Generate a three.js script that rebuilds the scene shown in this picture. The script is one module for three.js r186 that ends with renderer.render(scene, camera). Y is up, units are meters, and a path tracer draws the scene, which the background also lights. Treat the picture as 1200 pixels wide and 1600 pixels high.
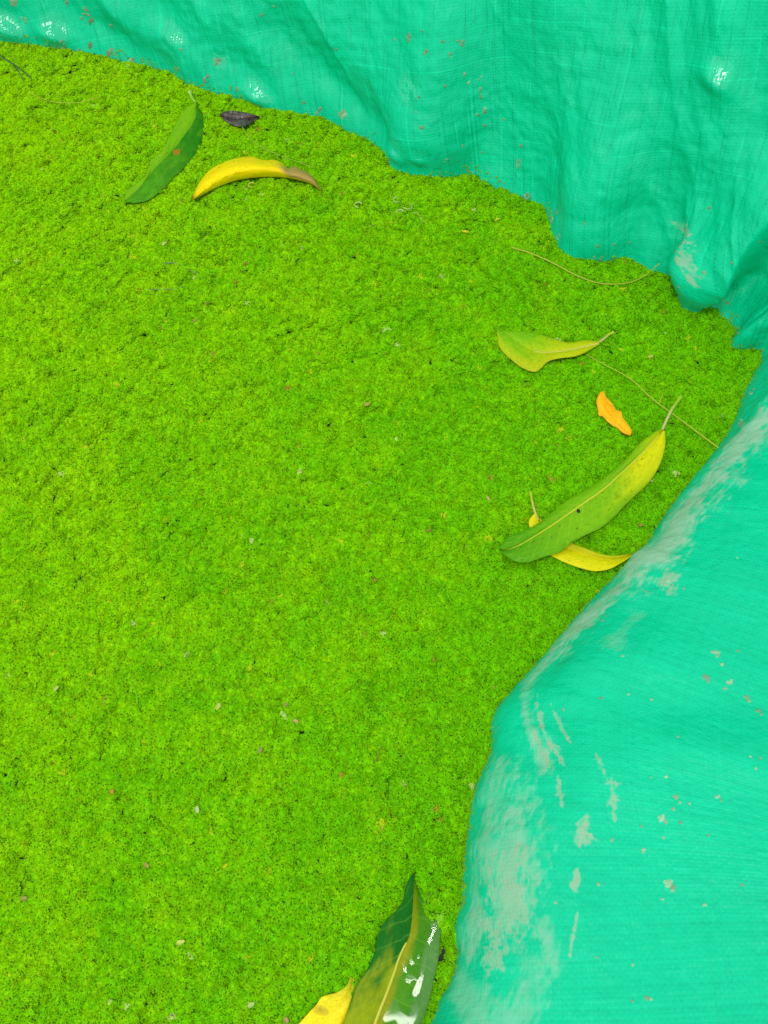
import * as THREE from 'three';
import { mergeGeometries } from 'three/addons/utils/BufferGeometryUtils.js';

// ---------------------------------------------------------------- camera, sky, sun, exposure
const scene = new THREE.Scene();
const PITCH = 63 * Math.PI / 180, EYE = 0.8, FOV = 55;
const camera = new THREE.PerspectiveCamera(FOV, 3 / 4, 0.02, 600);
camera.position.set(0, EYE, 0);
camera.lookAt(0, EYE - Math.sin(PITCH), -Math.cos(PITCH));
camera.updateMatrixWorld();

const SUN = new THREE.Vector3(-0.28, 1, 0.30).normalize();
{ // bright hazy overcast: one even cloud sheet, a little brighter round the sun, raised low down to light the tarpaulin wall
  const W = 512, Hh = 256, d = new Float32Array(W * Hh * 4);
  for (let j = 0; j < Hh; j++) for (let i = 0; i < W; i++) {
    const el = ((j + 0.5) / Hh - 0.5) * Math.PI, az = ((i + 0.5) / W - 0.5) * 2 * Math.PI;
    const x = Math.cos(el) * Math.cos(az), y = Math.sin(el), z = Math.cos(el) * Math.sin(az);
    const c = x * SUN.x + y * SUN.y + z * SUN.z;
    let L = y > 0 ? 1.30 - 0.48 * y : 0.4;
    L += 0.25 * Math.exp(-(1 - c) * 6);
    const cl = 1 + 0.10 * Math.sin(3.1 * x + 2.2 * z + 1.7 * Math.sin(4.3 * z)) * Math.sin(5.3 * z - 2.1 * x + 0.6);
    const o = (j * W + i) * 4;
    d[o] = L * cl * 1.0; d[o + 1] = L * cl * 1.0; d[o + 2] = L * cl * 1.02; d[o + 3] = 1;
  }
  const t = new THREE.DataTexture(d, W, Hh, THREE.RGBAFormat, THREE.FloatType);
  t.mapping = THREE.EquirectangularReflectionMapping; t.magFilter = t.minFilter = THREE.LinearFilter; t.needsUpdate = true;
  scene.background = t; scene.environment = t;
}
const sun = new THREE.DirectionalLight(new THREE.Color(1, 0.97, 0.9), 1.15);
sun.position.copy(SUN).multiplyScalar(5); sun.target.position.set(0, 0, -0.5);
sun.castShadow = true; sun.shadow.radius = 20; sun.shadow.mapSize.set(2048, 2048);
Object.assign(sun.shadow.camera, { left: -2, right: 2, top: 2, bottom: -2, near: 0.1, far: 12 });
scene.add(sun, sun.target);
const EXPOSURE = 1.0;

// ---------------------------------------------------------------- small tools
let seed = 20240611;
const rnd = () => { seed = (seed + 0x6D2B79F5) | 0; let t = Math.imul(seed ^ (seed >>> 15), 1 | seed); t = (t + Math.imul(t ^ (t >>> 7), 61 | t)) ^ t; return ((t ^ (t >>> 14)) >>> 0) / 4294967296; };
const clamp = (x, a = 0, b = 1) => Math.max(a, Math.min(b, x));
const sstep = (a, b, x) => { const t = clamp((x - a) / (b - a)); return t * t * (3 - 2 * t); };
const lerp = (a, b, t) => a + (b - a) * t;
const mix3 = (a, b, t) => [lerp(a[0], b[0], t), lerp(a[1], b[1], t), lerp(a[2], b[2], t)];
function hash(i, j) { let h = Math.imul(i, 374761393) ^ Math.imul(j, 668265263); h = Math.imul(h ^ (h >>> 13), 1274126177); return ((h ^ (h >>> 16)) >>> 0) / 4294967296; }
function noise(x, y) { // value noise 0..1
  const i = Math.floor(x), j = Math.floor(y), f = x - i, g = y - j, u = f * f * (3 - 2 * f), v = g * g * (3 - 2 * g);
  return lerp(lerp(hash(i, j), hash(i + 1, j), u), lerp(hash(i, j + 1), hash(i + 1, j + 1), u), v);
}
const fbm = (x, y, o = 4) => { let s = 0, a = 0.5, n = 0; for (let k = 0; k < o; k++) { s += a * noise(x, y); n += a; a *= 0.5; x = x * 2.03 + 17.3; y = y * 2.01 - 9.1; } return s / n; };

const FOC = 800 / Math.tan(FOV * Math.PI / 360);
function at(x, y, h = 0) { // the point of height h above the water that is seen at x, y (of 1200 x 1600)
  const cx = (x - 600) / FOC, cy = (800 - y) / FOC;
  const dy = -Math.sin(PITCH) + cy * Math.cos(PITCH), dz = -Math.cos(PITCH) - cy * Math.sin(PITCH), t = (h - EYE) / dy;
  return new THREE.Vector3(cx * t, h, dz * t);
}
function toPx(p) {
  const y = p.y - EYE, f = -y * Math.sin(PITCH) - p.z * Math.cos(PITCH), u = y * Math.cos(PITCH) - p.z * Math.sin(PITCH);
  return [600 + p.x / f * FOC, 800 - u / f * FOC, f];
}
const used = {};
function numbered(n) { const k = used[n] = (used[n] ?? -1) + 1; return k ? n + '_' + String(k).padStart(3, '0') : n; }
function tag(o, label, category, group) { o.userData = { label, category }; if (group) o.userData.group = group; return o; }
function base(name, p, label, category, group) { const g = new THREE.Group(); g.name = numbered(name); g.position.copy(p); scene.add(g); return tag(g, label, category, group); }
function put(name, geo, m, parent) { // geo is in world axes; it becomes a part of parent
  geo.translate(-parent.position.x, -parent.position.y, -parent.position.z);
  const o = new THREE.Mesh(geo, m); o.name = name; o.castShadow = o.receiveShadow = true; parent.add(o); return o;
}
function grid(nu, nv, P, uv, closed) { // indexed sheet from P(i, j)
  const pos = new Float32Array(nu * nv * 3), t = new Float32Array(nu * nv * 2), idx = [];
  for (let j = 0; j < nv; j++) for (let i = 0; i < nu; i++) {
    const k = j * nu + i, p = P(i, j), q = uv(i, j);
    pos[k * 3] = p.x; pos[k * 3 + 1] = p.y; pos[k * 3 + 2] = p.z; t[k * 2] = q[0]; t[k * 2 + 1] = q[1];
    if (i < nu - 1 && j < nv - 1) idx.push(k, k + 1, k + nu, k + 1, k + nu + 1, k + nu);
  }
  const g = new THREE.BufferGeometry();
  g.setAttribute('position', new THREE.BufferAttribute(pos, 3)); g.setAttribute('uv', new THREE.BufferAttribute(t, 2)); g.setIndex(idx); g.computeVertexNormals();
  return g;
}
function dataTex(w, h, fn, srgb) { // fn(x 0..1, y 0..1) -> [r, g, b] (linear when srgb, stored as sRGB)
  const d = new Uint8Array(w * h * 4), enc = (c) => { c = clamp(c); return 255 * (srgb ? (c <= 0.0031308 ? 12.92 * c : 1.055 * Math.pow(c, 1 / 2.4) - 0.055) : c); };
  for (let j = 0; j < h; j++) for (let i = 0; i < w; i++) {
    const c = fn((i + 0.5) / w, (j + 0.5) / h), o = (j * w + i) * 4;
    d[o] = enc(c[0]); d[o + 1] = enc(c[1]); d[o + 2] = enc(c[2]); d[o + 3] = 255;
  }
  const t = new THREE.DataTexture(d, w, h, THREE.RGBAFormat); t.magFilter = t.minFilter = THREE.LinearFilter;
  if (srgb) t.colorSpace = THREE.SRGBColorSpace; t.needsUpdate = true; return t;
}
function spline(pts) { // even arc-length curve through 2-D points
  const c = new THREE.CatmullRomCurve3(pts.map((p) => new THREE.Vector3(p[0], p[1], p[2] || 0)), false, 'centripetal'); c.arcLengthDivisions = 400; return (s) => c.getPointAt(clamp(s));
}
function taperTube(pts, r0, r1, seg = 40, sides = 7, rad) { // a stalk that tapers, closed by its ends
  const c = new THREE.CatmullRomCurve3(pts, false, 'centripetal'), g = new THREE.TubeGeometry(c, seg, 1, sides, false), p = g.attributes.position;
  const q = new THREE.Vector3(), m = new THREE.Vector3();
  for (let i = 0; i <= seg; i++) {
    c.getPointAt(i / seg, m);
    const r = (rad ? rad(i / seg) : lerp(r0, r1, i / seg)) * (i === 0 || i === seg ? 0.05 : 1);
    for (let j = 0; j <= sides; j++) { const k = i * (sides + 1) + j; q.fromBufferAttribute(p, k).sub(m).multiplyScalar(r).add(m); p.setXYZ(k, q.x, q.y, q.z); }
  }
  g.computeVertexNormals(); return g;
}

// ---------------------------------------------------------------- the pond's outline on the water
const outline = [[0, 70], [70, 78], [140, 88], [200, 103], [265, 117], [288, 134], [320, 146], [370, 158], [410, 168], [440, 178], [500, 190], [550, 213], [590, 235], [602, 250], [612, 268], [640, 277], [690, 283], [715, 279], [735, 276], [755, 290],
  [800, 308], [845, 325], [855, 350], [865, 378], [885, 405], [930, 412], [985, 410], [1003, 424], [1022, 432], [1052, 437], [1056, 458], [1066, 485], [1088, 491], [1104, 484], [1122, 496], [1148, 522], [1140, 534], [1138, 545], [1160, 549], [1180, 550], [1187, 561], [1171, 592], [1156, 625], [1150, 648], [1130, 685], [1110, 712],
  [1070, 762], [1040, 800], [1000, 860], [955, 905], [900, 962], [850, 1022], [800, 1077], [772, 1112], [765, 1135], [766, 1165], [752, 1205], [738, 1240], [730, 1290], [722, 1350], [718, 1410], [708, 1450], [712, 1490], [702, 1530], [685, 1562], [670, 1600]]
  .map(([x, y]) => { const p = at(x, y); return [p.x, p.z]; });
const beyond = [[0.005, 0.05], [-0.02, 0.12], [-0.09, 0.22], [-0.2, 0.3], [-0.35, 0.34], [-0.55, 0.35], [-0.75, 0.32], [-0.88, 0.22], [-0.94, 0.05], [-0.96, -0.2], [-0.97, -0.5], [-0.97, -0.75], [-0.94, -0.95], [-0.86, -1.04], [-0.74, -1.08], [-0.6, -1.06]];
const STEP = 0.002;
let shore; // even samples of the closed waterline
{
  const c = new THREE.CatmullRomCurve3([...outline, ...beyond].map(([x, z]) => new THREE.Vector3(x, 0, z)), true, 'centripetal');
  c.arcLengthDivisions = 6000; const n = Math.round(c.getLength() / STEP); shore = c.getSpacedPoints(n).slice(0, n);
}
const NS = shore.length;
function smoothed(sigma) {
  if (sigma < 0.0005) return shore.map((p) => p.clone());
  const s = sigma / STEP, r = Math.ceil(2.6 * s), w = []; let t = 0;
  for (let k = -r; k <= r; k++) { w.push(Math.exp(-k * k / (2 * s * s))); t += w[w.length - 1]; }
  return shore.map((_, i) => { let x = 0, z = 0; for (let k = -r; k <= r; k++) { const q = shore[(i + k + NS * 4) % NS], a = w[k + r] / t; x += q.x * a; z += q.z * a; } return new THREE.Vector3(x, 0, z); });
}
const outward = (() => {
  const c = smoothed(0.09);
  return c.map((_, i) => { const a = c[(i + NS - 3) % NS], b = c[(i + 3) % NS]; return new THREE.Vector3(-(b.z - a.z), 0, b.x - a.x).normalize(); });
})();
{ // make sure that it points out of the pond
  let area = 0; for (let i = 0; i < NS; i++) { const a = shore[i], b = shore[(i + 1) % NS]; area += a.x * b.z - b.x * a.z; }
  if (area > 0) for (const n of outward) n.negate();
}
function inPond(x, z) { let c = false; for (let i = 0, j = NS - 4; i < NS; j = i, i += 4) { if (i >= NS) break; const a = shore[i], b = shore[j]; if ((a.z > z) !== (b.z > z) && x < (b.x - a.x) * (z - a.z) / (b.z - a.z) + a.x) c = !c; } return c; }
const nearestShore = (p) => { let b = 0, d = 1e9; for (let i = 0; i < NS; i++) { const e = (shore[i].x - p.x) ** 2 + (shore[i].z - p.z) ** 2; if (e < d) { d = e; b = i; } } return b; };

// ---------------------------------------------------------------- ground and water
{
  const g = new THREE.CircleGeometry(220, 96); g.rotateX(-Math.PI / 2);
  const uv = g.attributes.uv; for (let i = 0; i < uv.count; i++) uv.setXY(i, uv.getX(i) * 440, uv.getY(i) * 440);
  const t = dataTex(512, 512, (x, y) => { const n = fbm(x * 8, y * 8, 5), f = noise(x * 90, y * 90); return mix3([0.11, 0.075, 0.045], [0.2, 0.15, 0.1], clamp(n * 1.3 - 0.2 + 0.3 * (f - 0.5))); }, true);
  t.wrapS = t.wrapT = THREE.RepeatWrapping;
  const m = new THREE.Mesh(g, new THREE.MeshStandardMaterial({ map: t, roughness: 1 })); m.name = 'ground'; m.position.y = -0.12; m.receiveShadow = true; m.userData = { kind: 'structure' }; scene.add(m);
}
{
  const s = new THREE.Shape(); for (let i = 0; i < NS; i += 3) { const x = shore[i].x + outward[i].x * 0.004, y = -(shore[i].z + outward[i].z * 0.004); i ? s.lineTo(x, y) : s.moveTo(x, y); }
  const g = new THREE.ShapeGeometry(s); g.rotateX(-Math.PI / 2);
  const m = new THREE.Mesh(g, new THREE.MeshPhysicalMaterial({ color: new THREE.Color().setRGB(0.012, 0.05, 0.006), roughness: 0.08, ior: 1.33 })); m.name = 'water'; m.receiveShadow = true; m.userData = { kind: 'structure' }; scene.add(m);
}

// ---------------------------------------------------------------- the tarpaulin that lines the pond
const profileOf = (pts, n, lo, hi, nFine) => { // points (out, up) -> n samples, nFine of them over arc lo..hi
  const c = new THREE.CatmullRomCurve3(pts.map((p) => new THREE.Vector3(p[0], p[1], 0)), false, 'centripetal'); c.arcLengthDivisions = 1500; return { c, L: c.getLength() };
};
const wallP = profileOf([[-0.02, -0.06], [0, 0], [0.018, 0.06], [0.05, 0.15], [0.085, 0.25], [0.12, 0.36], [0.15, 0.43], [0.19, 0.455], [0.25, 0.44], [0.29, 0.36], [0.32, 0.2], [0.35, -0.1]]);
const bankP = profileOf([[-0.01, -0.06], [0, 0], [0.006, 0.025], [0.022, 0.05], [0.055, 0.07], [0.12, 0.09], [0.22, 0.118], [0.34, 0.15], [0.44, 0.165], [0.52, 0.14], [0.57, 0.05], [0.6, -0.1]]);
const UC = nearestShore(at(1180, 550)) * STEP, U0 = nearestShore(at(0, 70)) * STEP, U1 = nearestShore(at(670, 1600)) * STEP, UL = NS * STEP;
const bankness = (u) => { let a = sstep(UC - 0.03, UC + 0.09, u); return a * (1 - sstep(UL - 1.0, UL - 0.5, u)); };
const VS = []; for (let v = -0.06; v < 0.62; v += 0.003) VS.push(v); for (let v = 0.63; v < 1.1; v += 0.02) VS.push(v);
const US = []; { let u = 0; while (u < UL) { US.push(u); u += u > U1 + 0.12 && u < UL - 0.12 ? 0.012 : STEP; } US.push(UL); }
const levels = VS.map((v) => smoothed(v <= 0 ? 0 : Math.min(0.11, 0.0015 + 0.16 * v + 0.9 * v * v)));
const NU = US.length, NV = VS.length;
function tarpBase(i, j) {
  const u = US[i], v = VS[j], k = Math.min(Math.round(u / STEP), NS) % NS, b = bankness(u);
  const pw = wallP.c.getPointAt(clamp((v + 0.06) / wallP.L)), pb = bankP.c.getPointAt(clamp((v + 0.06) / wallP.L * (0.92 + 0.08))), o = lerp(pw.x, pb.x, b), y = lerp(pw.y, pb.y, b), c = levels[j][k], n = outward[k];
  return new THREE.Vector3(c.x + n.x * o, y, c.z + n.z * o);
}
const profCache = VS.map((v) => [wallP.c.getPointAt(clamp((v + 0.06) / wallP.L)), bankP.c.getPointAt(clamp((v + 0.06) / bankP.L))]);
function tarpPoint(i, j) {
  const u = US[i], k = Math.min(Math.round(u / STEP), NS) % NS, b = bankness(u), [pw, pb] = profCache[j], o = lerp(pw.x, pb.x, b), y = lerp(pw.y, pb.y, b), c = levels[j][k], n = outward[k];
  return new THREE.Vector3(c.x + n.x * o, y, c.z + n.z * o);
}
let tarpGeo = grid(NU, NV, tarpPoint, (i, j) => [US[i], VS[j]]);
let look = null; // seen points of the sheet, for finding where on it a spot of the photograph lies
function scan() {
  const p = tarpGeo.attributes.position, n = tarpGeo.attributes.normal, cells = new Map(), q = new THREE.Vector3();
  for (let k = 0; k < p.count; k++) {
    q.fromBufferAttribute(p, k); const [x, y, f] = toPx(q);
    if (f < 0.02 || x < -60 || x > 1260 || y < -60 || y > 1660 || VS[Math.floor(k / NU)] < -0.004) continue;
    const c = Math.floor((x + 60) / 12) + 200 * Math.floor((y + 60) / 12); (cells.get(c) || cells.set(c, []).get(c)).push([x, y, f, k]);
  }
  look = cells;
}
function onTarp(x, y) { // index of the sheet's vertex seen nearest x, y
  let best = -1, cost = 1e9;
  for (let a = -2; a <= 2; a++) for (let b = -2; b <= 2; b++) for (const [px, py, f, k] of look.get(Math.floor((x + 60) / 12) + a + 200 * (Math.floor((y + 60) / 12) + b)) || []) { const d = Math.hypot(px - x, py - y) + f * 60; if (d < cost) { cost = d; best = k; } }
  return best;
}
const uvAt = (x, y) => { const k = onTarp(x, y); return k < 0 ? null : [US[k % NU], VS[Math.floor(k / NU)]]; };
scan();
// folds and creases: [x0, y0, x1, y1, width one side, width other side, height]; height > 0 comes out of the sheet
const folds = [
  [150, -5, 300, 125, 0.020, 0.020, 0.010], [95, 5, 210, 95, 0.020, 0.014, -0.006], [330, -5, 590, 195, 0.030, 0.022, -0.010], [360, 20, 425, 165, 0.025, 0.02, 0.008], [240, -5, 400, 120, 0.022, 0.02, -0.006],
  [450, -10, 640, 235, 0.035, 0.03, 0.010], [760, -10, 770, 320, 0.03, 0.045, -0.010], [690, 20, 700, 270, 0.05, 0.04, 0.010], [880, 0, 900, 400, 0.05, 0.05, 0.008], [820, 310, 1010, 330, 0.016, 0.03, -0.004], [1000, -10, 1020, 400, 0.03, 0.03, -0.006], [1130, 20, 1115, 260, 0.03, 0.03, 0.012],
  [1062, 470, 1080, 330, 0.006, 0.03, 0.012], [1085, 480, 1230, 330, 0.05, 0.011, 0.033], [1118, 488, 1245, 368, 0.012, 0.022, -0.030], [1180, 420, 1150, 500, 0.02, 0.02, 0.006], [1145, 540, 1230, 465, 0.006, 0.04, 0.011],
  [850, 1030, 860, 1200, 0.03, 0.04, -0.006], [860, 1130, 1180, 1090, 0.03, 0.03, -0.005], [900, 1180, 1200, 1190, 0.035, 0.03, 0.005], [960, 1300, 1200, 1500, 0.05, 0.06, -0.006], [800, 1500, 960, 1250, 0.05, 0.05, 0.005], [1000, 960, 1210, 1010, 0.03, 0.03, -0.004], [1010, 800, 1190, 640, 0.012, 0.02, 0.003], [930, 1080, 1200, 900, 0.04, 0.05, 0.004],
].map((f) => { const a = uvAt(f[0], f[1]) || uvAt(clamp(f[0], 5, 1195), clamp(f[1], 5, 1595)), b = uvAt(f[2], f[3]) || uvAt(clamp(f[2], 5, 1195), clamp(f[3], 5, 1595)); return a && b ? [...a, ...b, f[4], f[5], f[6]] : null; }).filter(Boolean);
const blisters = [[10, 40, 0.011], [82, 48, 0.010], [270, 54, 0.008], [400, 146, 0.009], [617, 236, 0.007], [655, 243, 0.005], [1126, 110, 0.010]].map(([x, y, w]) => { const a = uvAt(x, y); return a && [...a, w]; }).filter(Boolean);
function relief(u, v) {
  let h = 0;
  for (const [a, b, w] of blisters) { const dv = v - b + 0.5 * w, du = u - a; if (Math.abs(du) < 4 * w && Math.abs(dv) < 3 * w) h += 0.95 * w * Math.exp(-((du + 0.6 * dv) ** 2) / (4 * w * w) - (dv * dv) / (w * w)); }
  for (const [a0, b0, a1, b1, w0, w1, A] of folds) { const low = Math.abs(A) > 0.0115 && a0 > UC - 0.12 && a0 < UC + 0.06 ? 0.055 : 0.05;
    const dx = a1 - a0, dy = b1 - b0, L = Math.hypot(dx, dy) || 1e-6, t = ((u - a0) * dx + (v - b0) * dy) / (L * L);
    if (t < -0.5 || t > 1.5) continue;
    const d = ((u - a0) * dy - (v - b0) * dx) / L, w = d < 0 ? w0 : w1; if (Math.abs(d) > 3 * w) continue;
    h += A * Math.exp(-d * d / (w * w)) * sstep(-0.3, 0.1, t) * (1 - sstep(0.9, 1.4, t)) * sstep(0.0, low, v);
  }
  const b = bankness(u), e = sstep(0.0, 0.05, v);
  h += e * ((fbm(u * 14, v * 9, 3) - 0.5) * lerp(0.012, 0.005, b) + (fbm(u * 46 + 3, v * 60, 3) - 0.5) * lerp(0.0036, 0.0013, b));
  h += b * sstep(0.008, 0.03, v) * (1 - sstep(0.06, 0.13, v)) * (fbm(u * 26 + 2, v * 8, 4) - 0.5) * 0.013;
  h += (1 - b) * e * Math.abs(fbm(u * 17 + 0.8 * v * 17 + 11, v * 3 + 5, 3) - 0.5) * -0.022 * sstep(0.2, 0.6, fbm(u * 5 + 21, v * 4, 2));
  // short wrinkles across the sheet, as the woven cloth puckers
  h += e * (1 - 0.6 * b) * (fbm(u * 75 + 5 * noise(u * 9, v * 30), (v - 0.28 * u) * 210, 2) - 0.5) * 0.0026 * sstep(0.3, 0.6, fbm(u * 7 + 4, v * 7, 2));
  return h;
}
{
  const p = tarpGeo.attributes.position, n = tarpGeo.attributes.normal, mid = NU * 120 + 200;
  const q = new THREE.Vector3().fromBufferAttribute(p, mid), m = new THREE.Vector3().fromBufferAttribute(n, mid), side = m.y > 0 ? 1 : -1;
  for (let k = 0; k < p.count; k++) {
    const u = US[k % NU], v = VS[Math.floor(k / NU)], h = relief(u, v) * side;
    p.setXYZ(k, p.getX(k) + n.getX(k) * h, p.getY(k) + n.getY(k) * h, p.getZ(k) + n.getZ(k) * h);
  }
  tarpGeo.computeVertexNormals();
  if (side < 0) { const ix = tarpGeo.index.array; for (let k = 0; k < ix.length; k += 3) { const t = ix[k]; ix[k] = ix[k + 1]; ix[k + 1] = t; } tarpGeo.computeVertexNormals(); }
}
scan();
const UA = U0 - 0.15, UB = U1 + 0.1; // the stretch that the colour map covers
// dried scum and silt: strokes along the sheet [x0, y0, x1, y1, half width m, strength, kind]
const scum = [
  [1185, 665, 1090, 770, 0.020, 1.4, 0], [1090, 770, 980, 900, 0.022, 1.4, 0], [980, 900, 880, 1000, 0.018, 1.4, 0], [880, 1000, 830, 1060, 0.010, 0.7, 0], [830, 1060, 820, 1110, 0.008, 0.75, 0], [820, 1110, 850, 1200, 0.006, 0.7, 0],
  [838, 1085, 850, 1140, 0.0022, 0.8, 1], [850, 1140, 882, 1195, 0.0022, 0.8, 1], [872, 1215, 877, 1262, 0.0022, 0.8, 1], [862, 1100, 890, 1160, 0.0014, 0.7, 1], [825, 1120, 858, 1200, 0.002, 0.8, 1], [765, 1240, 760, 1330, 0.022, 0.62, 0], [800, 1280, 790, 1420, 0.024, 0.7, 0], [745, 1370, 735, 1490, 0.014, 0.85, 0], [800, 1330, 770, 1500, 0.018, 0.7, 1], [720, 1530, 760, 1600, 0.016, 0.45, 0], [830, 1520, 800, 1600, 0.012, 0.45, 0], [850, 1440, 860, 1500, 0.006, 0.5, 0],
  [916, 1275, 906, 1325, 0.0045, 0.85, 1], [904, 1360, 901, 1400, 0.0022, 0.8, 1], [901, 1425, 893, 1495, 0.0016, 0.75, 1], [955, 1222, 962, 1280, 0.0022, 0.7, 1], [932, 1180, 952, 1222, 0.0016, 0.6, 1], [950, 1222, 968, 1222, 0.0025, 0.6, 1],
  [1050, 350, 1075, 370, 0.006, 0.7, 1], [1070, 370, 1072, 420, 0.008, 0.8, 1], [1078, 400, 1080, 440, 0.005, 0.7, 1], [1040, 890, 1050, 925, 0.006, 0.7, 1], [1060, 850, 1090, 800, 0.008, 0.5, 0], [1000, 960, 960, 1000, 0.008, 0.4, 0],
].map((f) => { const a = uvAt(f[0], f[1]), b = uvAt(f[2], f[3]); return a && b ? [...a, ...b, f[4], f[5], f[6]] : null; }).filter(Boolean);
const TARP = [0.0, 0.56, 0.29], SILT = [0.31, 0.40, 0.24], SCUM = [0.36, 0.55, 0.40];
function tarpColor(x, y) {
  const u = UA + x * (UB - UA), v = -0.06 + y * 0.66;
  let c = TARP.slice(); const tone = 0.94 + 0.12 * fbm(u * 9, v * 12, 3) + 0.05 * (noise(u * 400, v * 3) - 0.5); c = c.map((q) => q * tone);
  { // single tapes of the weave differ a little; here and there one has parted from its neighbour
    const b = bankness(u), p = (u * 0.955 + v * 0.296) / 0.0024, q = (v * 0.955 - u * 0.296) / 0.0024, i = Math.floor(p), j = Math.floor(q), fp = p - i, fq = q - j;
    let k = 1 + (hash(i, 41) - 0.5) * 0.07 + (hash(43, j) - 0.5) * 0.05 + ((i + j) & 1 ? 0.025 : -0.025);
    if (hash(i, 7) > 0.62 && fp < 0.36) k -= lerp(0.34, 0.1, b) * sstep(0.5, 0.72, noise(i * 3.1, q * 0.045)) * (0.4 + 0.6 * noise(i, q * 0.4));
    if (hash(i, 9) > 0.8 && fp < 0.36) k += 0.28 * sstep(0.55, 0.75, noise(i * 5.7 + 9, q * 0.06)) * (1 - b);
    if (hash(5, j) > 0.88 && fq < 0.36) k += 0.2 * sstep(0.55, 0.75, noise(p * 0.05, j * 4.3)) * (1 - b);
    c = c.map((y) => y * k); c[0] += 0.02 * Math.max(0, k - 1.1);
  }
  const worn = fbm(u * 40 + 7, v * 26, 5), streak = fbm(u * 60 + 30 * v, v * 160, 4), grit = fbm(u * 150, v * 330 + 40 * u, 4);
  let cover = 0, silt = 0;
  for (const [a0, b0, a1, b1, w, s, kind] of scum) {
    const dx = a1 - a0, dy = b1 - b0, t = clamp(((u - a0) * dx + (v - b0) * dy) / (dx * dx + dy * dy + 1e-9)), d = Math.hypot(u - a0 - dx * t, v - b0 - dy * t) / (kind ? 0.45 + 0.7 * Math.sin(Math.PI * clamp(t, 0.02, 0.98)) : 1);
    if (d > 2.6 * w) continue;
    const f = s * sstep(0.0, kind ? 0.8 : 0.95, 1 - d / (1.5 * w) + (worn - 0.5) * 1.5 + (grit - 0.5) * 1.3 + (kind ? (fbm(u * 420, v * 420, 2) - 0.5) * 1.3 : 0) - 0.12); if (kind) silt = Math.max(silt, f); cover = Math.max(cover, f);
  }
  cover *= clamp(0.8 + 1.4 * (streak - 0.42)); 
  const wet = (1 - sstep(0.0, 0.010, v + 0.006 * (worn - 0.5))) * 0.4;
  c = mix3(c, SCUM, clamp(cover) * 0.8); c = mix3(c, SILT, clamp(silt) * 0.55 * clamp(streak * 1.6));
  c = mix3(c, [0.05, 0.22, 0.08], wet);
  return c;
}
const tarpMap = dataTex(2048, 1024, tarpColor, true);
tarpMap.wrapS = tarpMap.wrapT = THREE.ClampToEdgeWrapping;
tarpMap.repeat.set(1 / (UB - UA), 1 / 0.66); tarpMap.offset.set(-UA / (UB - UA), 0.06 / 0.66);
function around(x, y, n, m) { // noise that closes on itself after n by m cells
  const i = Math.floor(x), j = Math.floor(y), f = x - i, g = y - j, u = f * f * (3 - 2 * f), v = g * g * (3 - 2 * g), H = (a, b) => hash(((a % n) + n) % n + 501, ((b % m) + m) % m + 77);
  return lerp(lerp(H(i, j), H(i + 1, j), u), lerp(H(i, j + 1), H(i + 1, j + 1), u), v);
}
const weave = dataTex(1024, 1024, (x, y) => { // 0.24 m of woven tape: flat tapes that pass over and under each other
  const n = 80, X = x * n, Y = y * n, i = Math.floor(X), j = Math.floor(Y), fx = X - i - 0.5, fy = Y - j - 0.5;
  const over = (i + j) % 2 ? 1 - 2.6 * fx * fx - 1.2 * fy * fy : 0.8 - 2.6 * fy * fy - 1.2 * fx * fx;
  const loose = 0.35 + 0.65 * noise(((i % n) + n) % n * 0.37, j * 0.31);
  const h = 0.2 + 0.3 * over * loose + 0.12 * (hash(i, j) - 0.5) + 0.5 * around(x * 66, y * 48, 66, 48) + 0.2 * around(x * 26, y * 22, 26, 22);
  return [h, h, h];
}, false);
weave.wrapS = weave.wrapT = THREE.RepeatWrapping; weave.repeat.set(1 / 0.24, 1 / 0.24); weave.rotation = 0.30;
const glossSpots = [[8, 42, 0.012], [22, 52, 0.009], [80, 46, 0.012], [92, 54, 0.008], [268, 52, 0.010], [278, 60, 0.006], [398, 140, 0.010], [415, 160, 0.007], [345, 95, 0.007], [617, 235, 0.008], [655, 243, 0.005], [1125, 112, 0.009], [1130, 128, 0.006], [1122, 98, 0.006], [640, 140, 0.012], [470, 60, 0.010]].map(([x, y, w]) => { const a = uvAt(x, y); return a && [...a, w]; }).filter(Boolean);
const glossMap = (() => { // wet or rubbed-smooth places of the sheet: roughness in g, strength of the shine in a
  const w = 1024, h = 512, d = new Uint8Array(w * h * 4);
  for (let j = 0; j < h; j++) for (let i = 0; i < w; i++) {
    const u = UA + (i + 0.5) / w * (UB - UA), v = -0.06 + (j + 0.5) / h * 0.66; let g = 0;
    for (const [a, b, q] of glossSpots) { const e = Math.hypot(u - a, v - b); if (e < 2.5 * q) g = Math.max(g, 1 - sstep(0.4 * q, 1.8 * q, e)); }
    g = Math.max(g, 0.55 * (1 - sstep(0.003, 0.014, v)), 0.22 * sstep(0.55, 0.75, fbm(u * 30, v * 30, 3)) * (1 - bankness(u))); g *= 0.75 + 0.5 * fbm(u * 120, v * 120, 2);
    const o = (j * w + i) * 4; d[o] = 0; d[o + 1] = 255 * lerp(0.46, 0.13, clamp(g)); d[o + 2] = 0; d[o + 3] = 255 * lerp(0.32, 1, clamp(g * 1.3));
  }
  const t = new THREE.DataTexture(d, w, h, THREE.RGBAFormat); t.magFilter = t.minFilter = THREE.LinearFilter; t.wrapS = t.wrapT = THREE.ClampToEdgeWrapping; t.repeat.copy(tarpMap.repeat); t.offset.copy(tarpMap.offset); t.needsUpdate = true; return t;
})();
const tarpM = new THREE.MeshPhysicalMaterial({ map: tarpMap, roughnessMap: glossMap, specularIntensityMap: glossMap, bumpMap: weave, bumpScale: 0.0009, roughness: 1, specularIntensity: 1, side: THREE.DoubleSide });
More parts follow.
